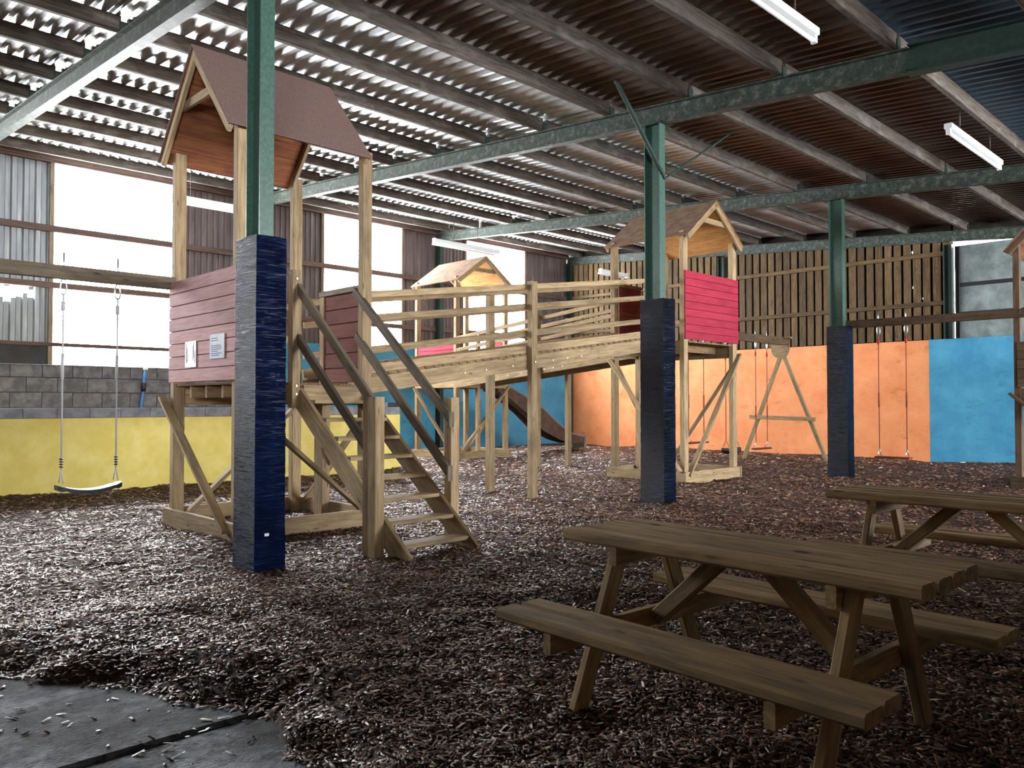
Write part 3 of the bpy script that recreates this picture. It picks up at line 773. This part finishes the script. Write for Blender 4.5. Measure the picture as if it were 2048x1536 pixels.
def swing(label, p0, p1, ztop, zseat, kind, ropemat, adj):
    p0, p1 = Vector((*p0, 0)), Vector((*p1, 0)); d = (p1 - p0).normalized(); n_ = Vector((-d.y, d.x, 0)); mid = (p0 + p1) / 2
    S = thing('swing', mid, label, 'swing', 'hanging swings')
    Z = lambda v, z: Vector((v.x, v.y, z))
    for p in (p0, p1):
        tube('eye_bolt', [Z(p, ztop + .30), Z(p, ztop + .07)], .010, 'silver', S)
        ringp = [Z(p, ztop - .08) + Vector((0, 0, .09 * math.sin(t_))) + d * .03 * math.cos(t_) for t_ in [i * math.pi / 6 for i in range(12)]]
        tube('hook', ringp, .009, 'silver', S, 6, True)
        zb = zseat + .17
        tube('rope', [Z(p, ztop - .15), Z(p, (ztop + zb) / 2), Z(p, zb)], .009, ropemat, S)
        tube('rope_knot', [Z(p, ztop - .34), Z(p, ztop - .24)], .020, 'red_plastic' if ropemat == 'rope_red' else ropemat, S)
        tube('adjuster', [Z(p, zseat + adj), Z(p, zseat + adj + .28)], .017, ropemat, S)
        if kind == 'belt':
            for i in range(4): tube('grommet', [Z(p, zb + .02 + i * .028), Z(p, zb + .034 + i * .028)], .02, 'rubber', S, 8)
        for s in (-1, 1):
            tube('seat_strap', [Z(p, zb), Z(p, zseat + .02) + n_ * .075 * s], .007, ropemat if kind != 'flat' else 'silver', S)
    L = (p1 - p0).length
    if kind == 'flat':
        beam('seat', Z(p0 - d * .06, zseat), Z(p1 + d * .06, zseat), .18, .035, 'red_dark', S, ch=.012)
    else:
        V = []; F = []; m = 17; sag = .07 if kind == 'belt' else .12
        hw = .10 if kind == 'belt' else .13
        for i in range(m):
            f_ = i / (m - 1); x = -.05 + (L + .10) * f_; z = zseat - sag * (1 - (2 * f_ - 1) ** 2); th = .035 + .02 * (abs(2 * f_ - 1) > .75)
            e = 1 - .35 * max(0, abs(2 * f_ - 1) - .8) / .2
            for s, dz in ((-1, 0), (-1, -th), (1, -th), (1, 0)): V.append(Z(p0 + d * x + n_ * hw * s * e, z + dz))
        for i in range(m - 1):
            for k in range(4): F.append((4 * i + k, 4 * i + (k + 1) % 4, 4 * i + 4 + (k + 1) % 4, 4 * i + 4 + k))
        F += [(3, 2, 1, 0), (4 * m - 4, 4 * m - 3, 4 * m - 2, 4 * m - 1)]
        seat = raw('seat', V, F, 'seat_blue' if kind == 'belt' else 'rubber', S)
        if kind == 'belt':
            V2 = []; F2 = []
            for i in range(2, m - 2):
                f_ = i / (m - 1); x = -.05 + (L + .10) * f_; z = zseat - sag * (1 - (2 * f_ - 1) ** 2) + .006
                for s, dz in ((-1, -.01), (-1, 0), (1, 0), (1, -.01)): V2.append(Z(p0 + d * x + n_ * (hw - .012) * s, z + dz))
            for i in range(m - 5):
                for k in range(3): F2.append((4 * i + k, 4 * i + k + 1, 4 * i + 4 + k + 1, 4 * i + 4 + k))
            raw('seat_pad', V2, F2, 'seat_top', seat)
    return S
swing('white roped swing with curved dark blue seat before the yellow wall', (-9.68, 2.60), (-9.68, 3.16), 2.80, .56, 'belt', 'rope_white', 1.15)
swing('flat plank swing farthest left of the A frame, seen under the red panel', (-9.6, 14.65), (-9.6, 15.24), 2.92, .60, 'flat', 'rope_red', .75)
swing('black bucket swing hanging half behind the red panel tower post', (-9.6, 16.15), (-9.6, 16.60), 2.92, .44, 'bucket', 'rope_red', 2.0)
swing('flat plank swing hanging inside the A frame legs', (-9.6, 17.50), (-9.6, 18.05), 2.92, .36, 'flat', 'rope_red', .75)
swing('flat dark swing hanging right of the far padded column before the orange wall', (-6.08, 15.79), (-5.57, 15.77), 2.92, .42, 'flat', 'rope_red', .95)

# ------------------------------------------------------------------ picnic tables
def picnic(label, cx, cy, rz, z0):
    T = thing('picnic_table', (cx, cy, z0), label, 'picnic table', 'wooden picnic tables')
    R = Matrix.Translation((cx, cy, z0)) @ Matrix.Rotation(rz, 4, 'Z')
    def B(name, p0, p1, w, h, up=(0, 0, 1), ch=.006, mat='picnic'):
        u = (R.to_3x3() @ Vector(up)); return beam(name, R @ Vector(p0), R @ Vector(p1), w, h, mat, T, u, ch)
    L = 1.78
    for i in range(4):
        y = -.23 + i * .1533
        B('table_plank', (-L / 2 + random.uniform(-.008, .008), y, .77 + random.uniform(-.002, .002)), (L / 2 + random.uniform(-.008, .008), y, .77), .128, .06, ch=.012)
    for s in (-1, 1):
        for j in (-1, 1):
            y = s * .60 + j * .08
            B('bench_plank', (-L / 2 + random.uniform(-.006, .006), y, .435), (L / 2 + random.uniform(-.006, .006), y, .435), .138, .056, ch=.012)
    for e in (-1, 1):
        x = e * .60
        B('table_bearer', (x - e * .045, -.29, .70), (x - e * .045, .29, .70), .045, .09)
        B('bench_bearer', (x - e * .045, -.74, .362), (x - e * .045, .74, .362), .045, .095)
        for s in (-1, 1):
            B('leg', (x, s * .17, .742), (x, s * .52, -.08), .045, .095, (0, 1, 0))
        B('brace', (x - e * .09, 0, .36), (e * .10, 0, .735), .075, .075, (0, 0, 1))
    return T
picnic('nearest weathered wooden picnic table with two attached plank benches', -1.91, 3.375, math.radians(-2.6), 0.0)
picnic('dark wooden picnic table farther back, cut by the right picture edge', -1.70, 6.02, math.radians(-1), .02)

# ------------------------------------------------------------------ strip lights
def strip_light(label, X, ya, yb, z, chains, hang):
    T = thing('strip_light', (X, (ya + yb) / 2, z), label, 'light fitting', 'hanging fluorescent battens')
    if X < -10:                                   # trapezoid reflector batten
        prof = [(-.05, .15), (.05, .15), (.05, .10), (.12, .0), (.11, .0), (.045, .09), (-.045, .09), (-.11, .0), (-.12, .0), (-.05, .10)]
        prism('reflector_housing', [(X + a_, ya + .03, z + b_) for a_, b_ in prof], (0, yb - ya - .06, 0), 'white_enamel', T)
        for y in (ya, yb - .05): slab('end_cap', X - .06, X + .06, y, y + .05, z + .0, z + .16, 'white_enamel', T)
        tube('lamp_tube', [(X, ya + .06, z + .045), (X, yb - .06, z + .045)], .02, 'tube_glass', T, 10)
        z += .09
    else:
        slab('housing', X - .05, X + .05, ya, yb, z, z + .075, 'white_enamel', T)
        for y in (ya, yb - .04): slab('lamp_holder', X - .03, X + .03, y, y + .04, z - .075, z, 'white_enamel', T)
        tube('lamp_tube', [(X, ya + .04, z - .05), (X, yb - .04, z - .05)], .022, 'tube_glass', T, 10)
    for y in chains: tube('chain', [(X, y, z + .06), (X, y, hang)], .007, 'dark_steel', T)
strip_light('white strip light under the roof, cut by the top picture edge', -3.56, 5.4, 7.72, 5.12, (5.9, 7.3), 5.75)
strip_light('white strip light hanging in the far right roof bay', -3.53, 11.60, 13.98, 5.12, (12.1, 13.5), 5.75)
strip_light('white strip light on long chains above the small far tower', -16.4, 13.15, 15.50, 5.62, (13.85, 14.7), 6.75)
strip_light('white strip light seen behind the nearest tower posts', -16.4, 6.18, 8.5, 5.55, (6.75, 7.9), 6.75)
strip_light('white strip light half hidden behind the red panel tower, near the back wall', -16.4, 19.98, 21.4, 5.62, (21.0,), 6.75)

# ------------------------------------------------------------------ hose on the block wall
H = tube('water_hose', [(XW + .08, 6.92, 2.24), (XW + .08, 6.89, 2.0), (XW + .08, 6.88, 1.75), (XW + .09, 6.84, 1.5), (XW + .08, 6.82, 1.2)], .035, 'hose_blue', None, 8, label='blue water hose hanging down the grey block wall', category='hose')
tube('hose_joint', [(XW + .08, 6.885, 1.92), (XW + .08, 6.88, 1.72)], .055, 'rubber', H, 8)
tube('hose_clip', [(XW + .08, 6.92, 2.27), (XW + .08, 6.915, 2.20)], .05, 'bolt', H, 8)
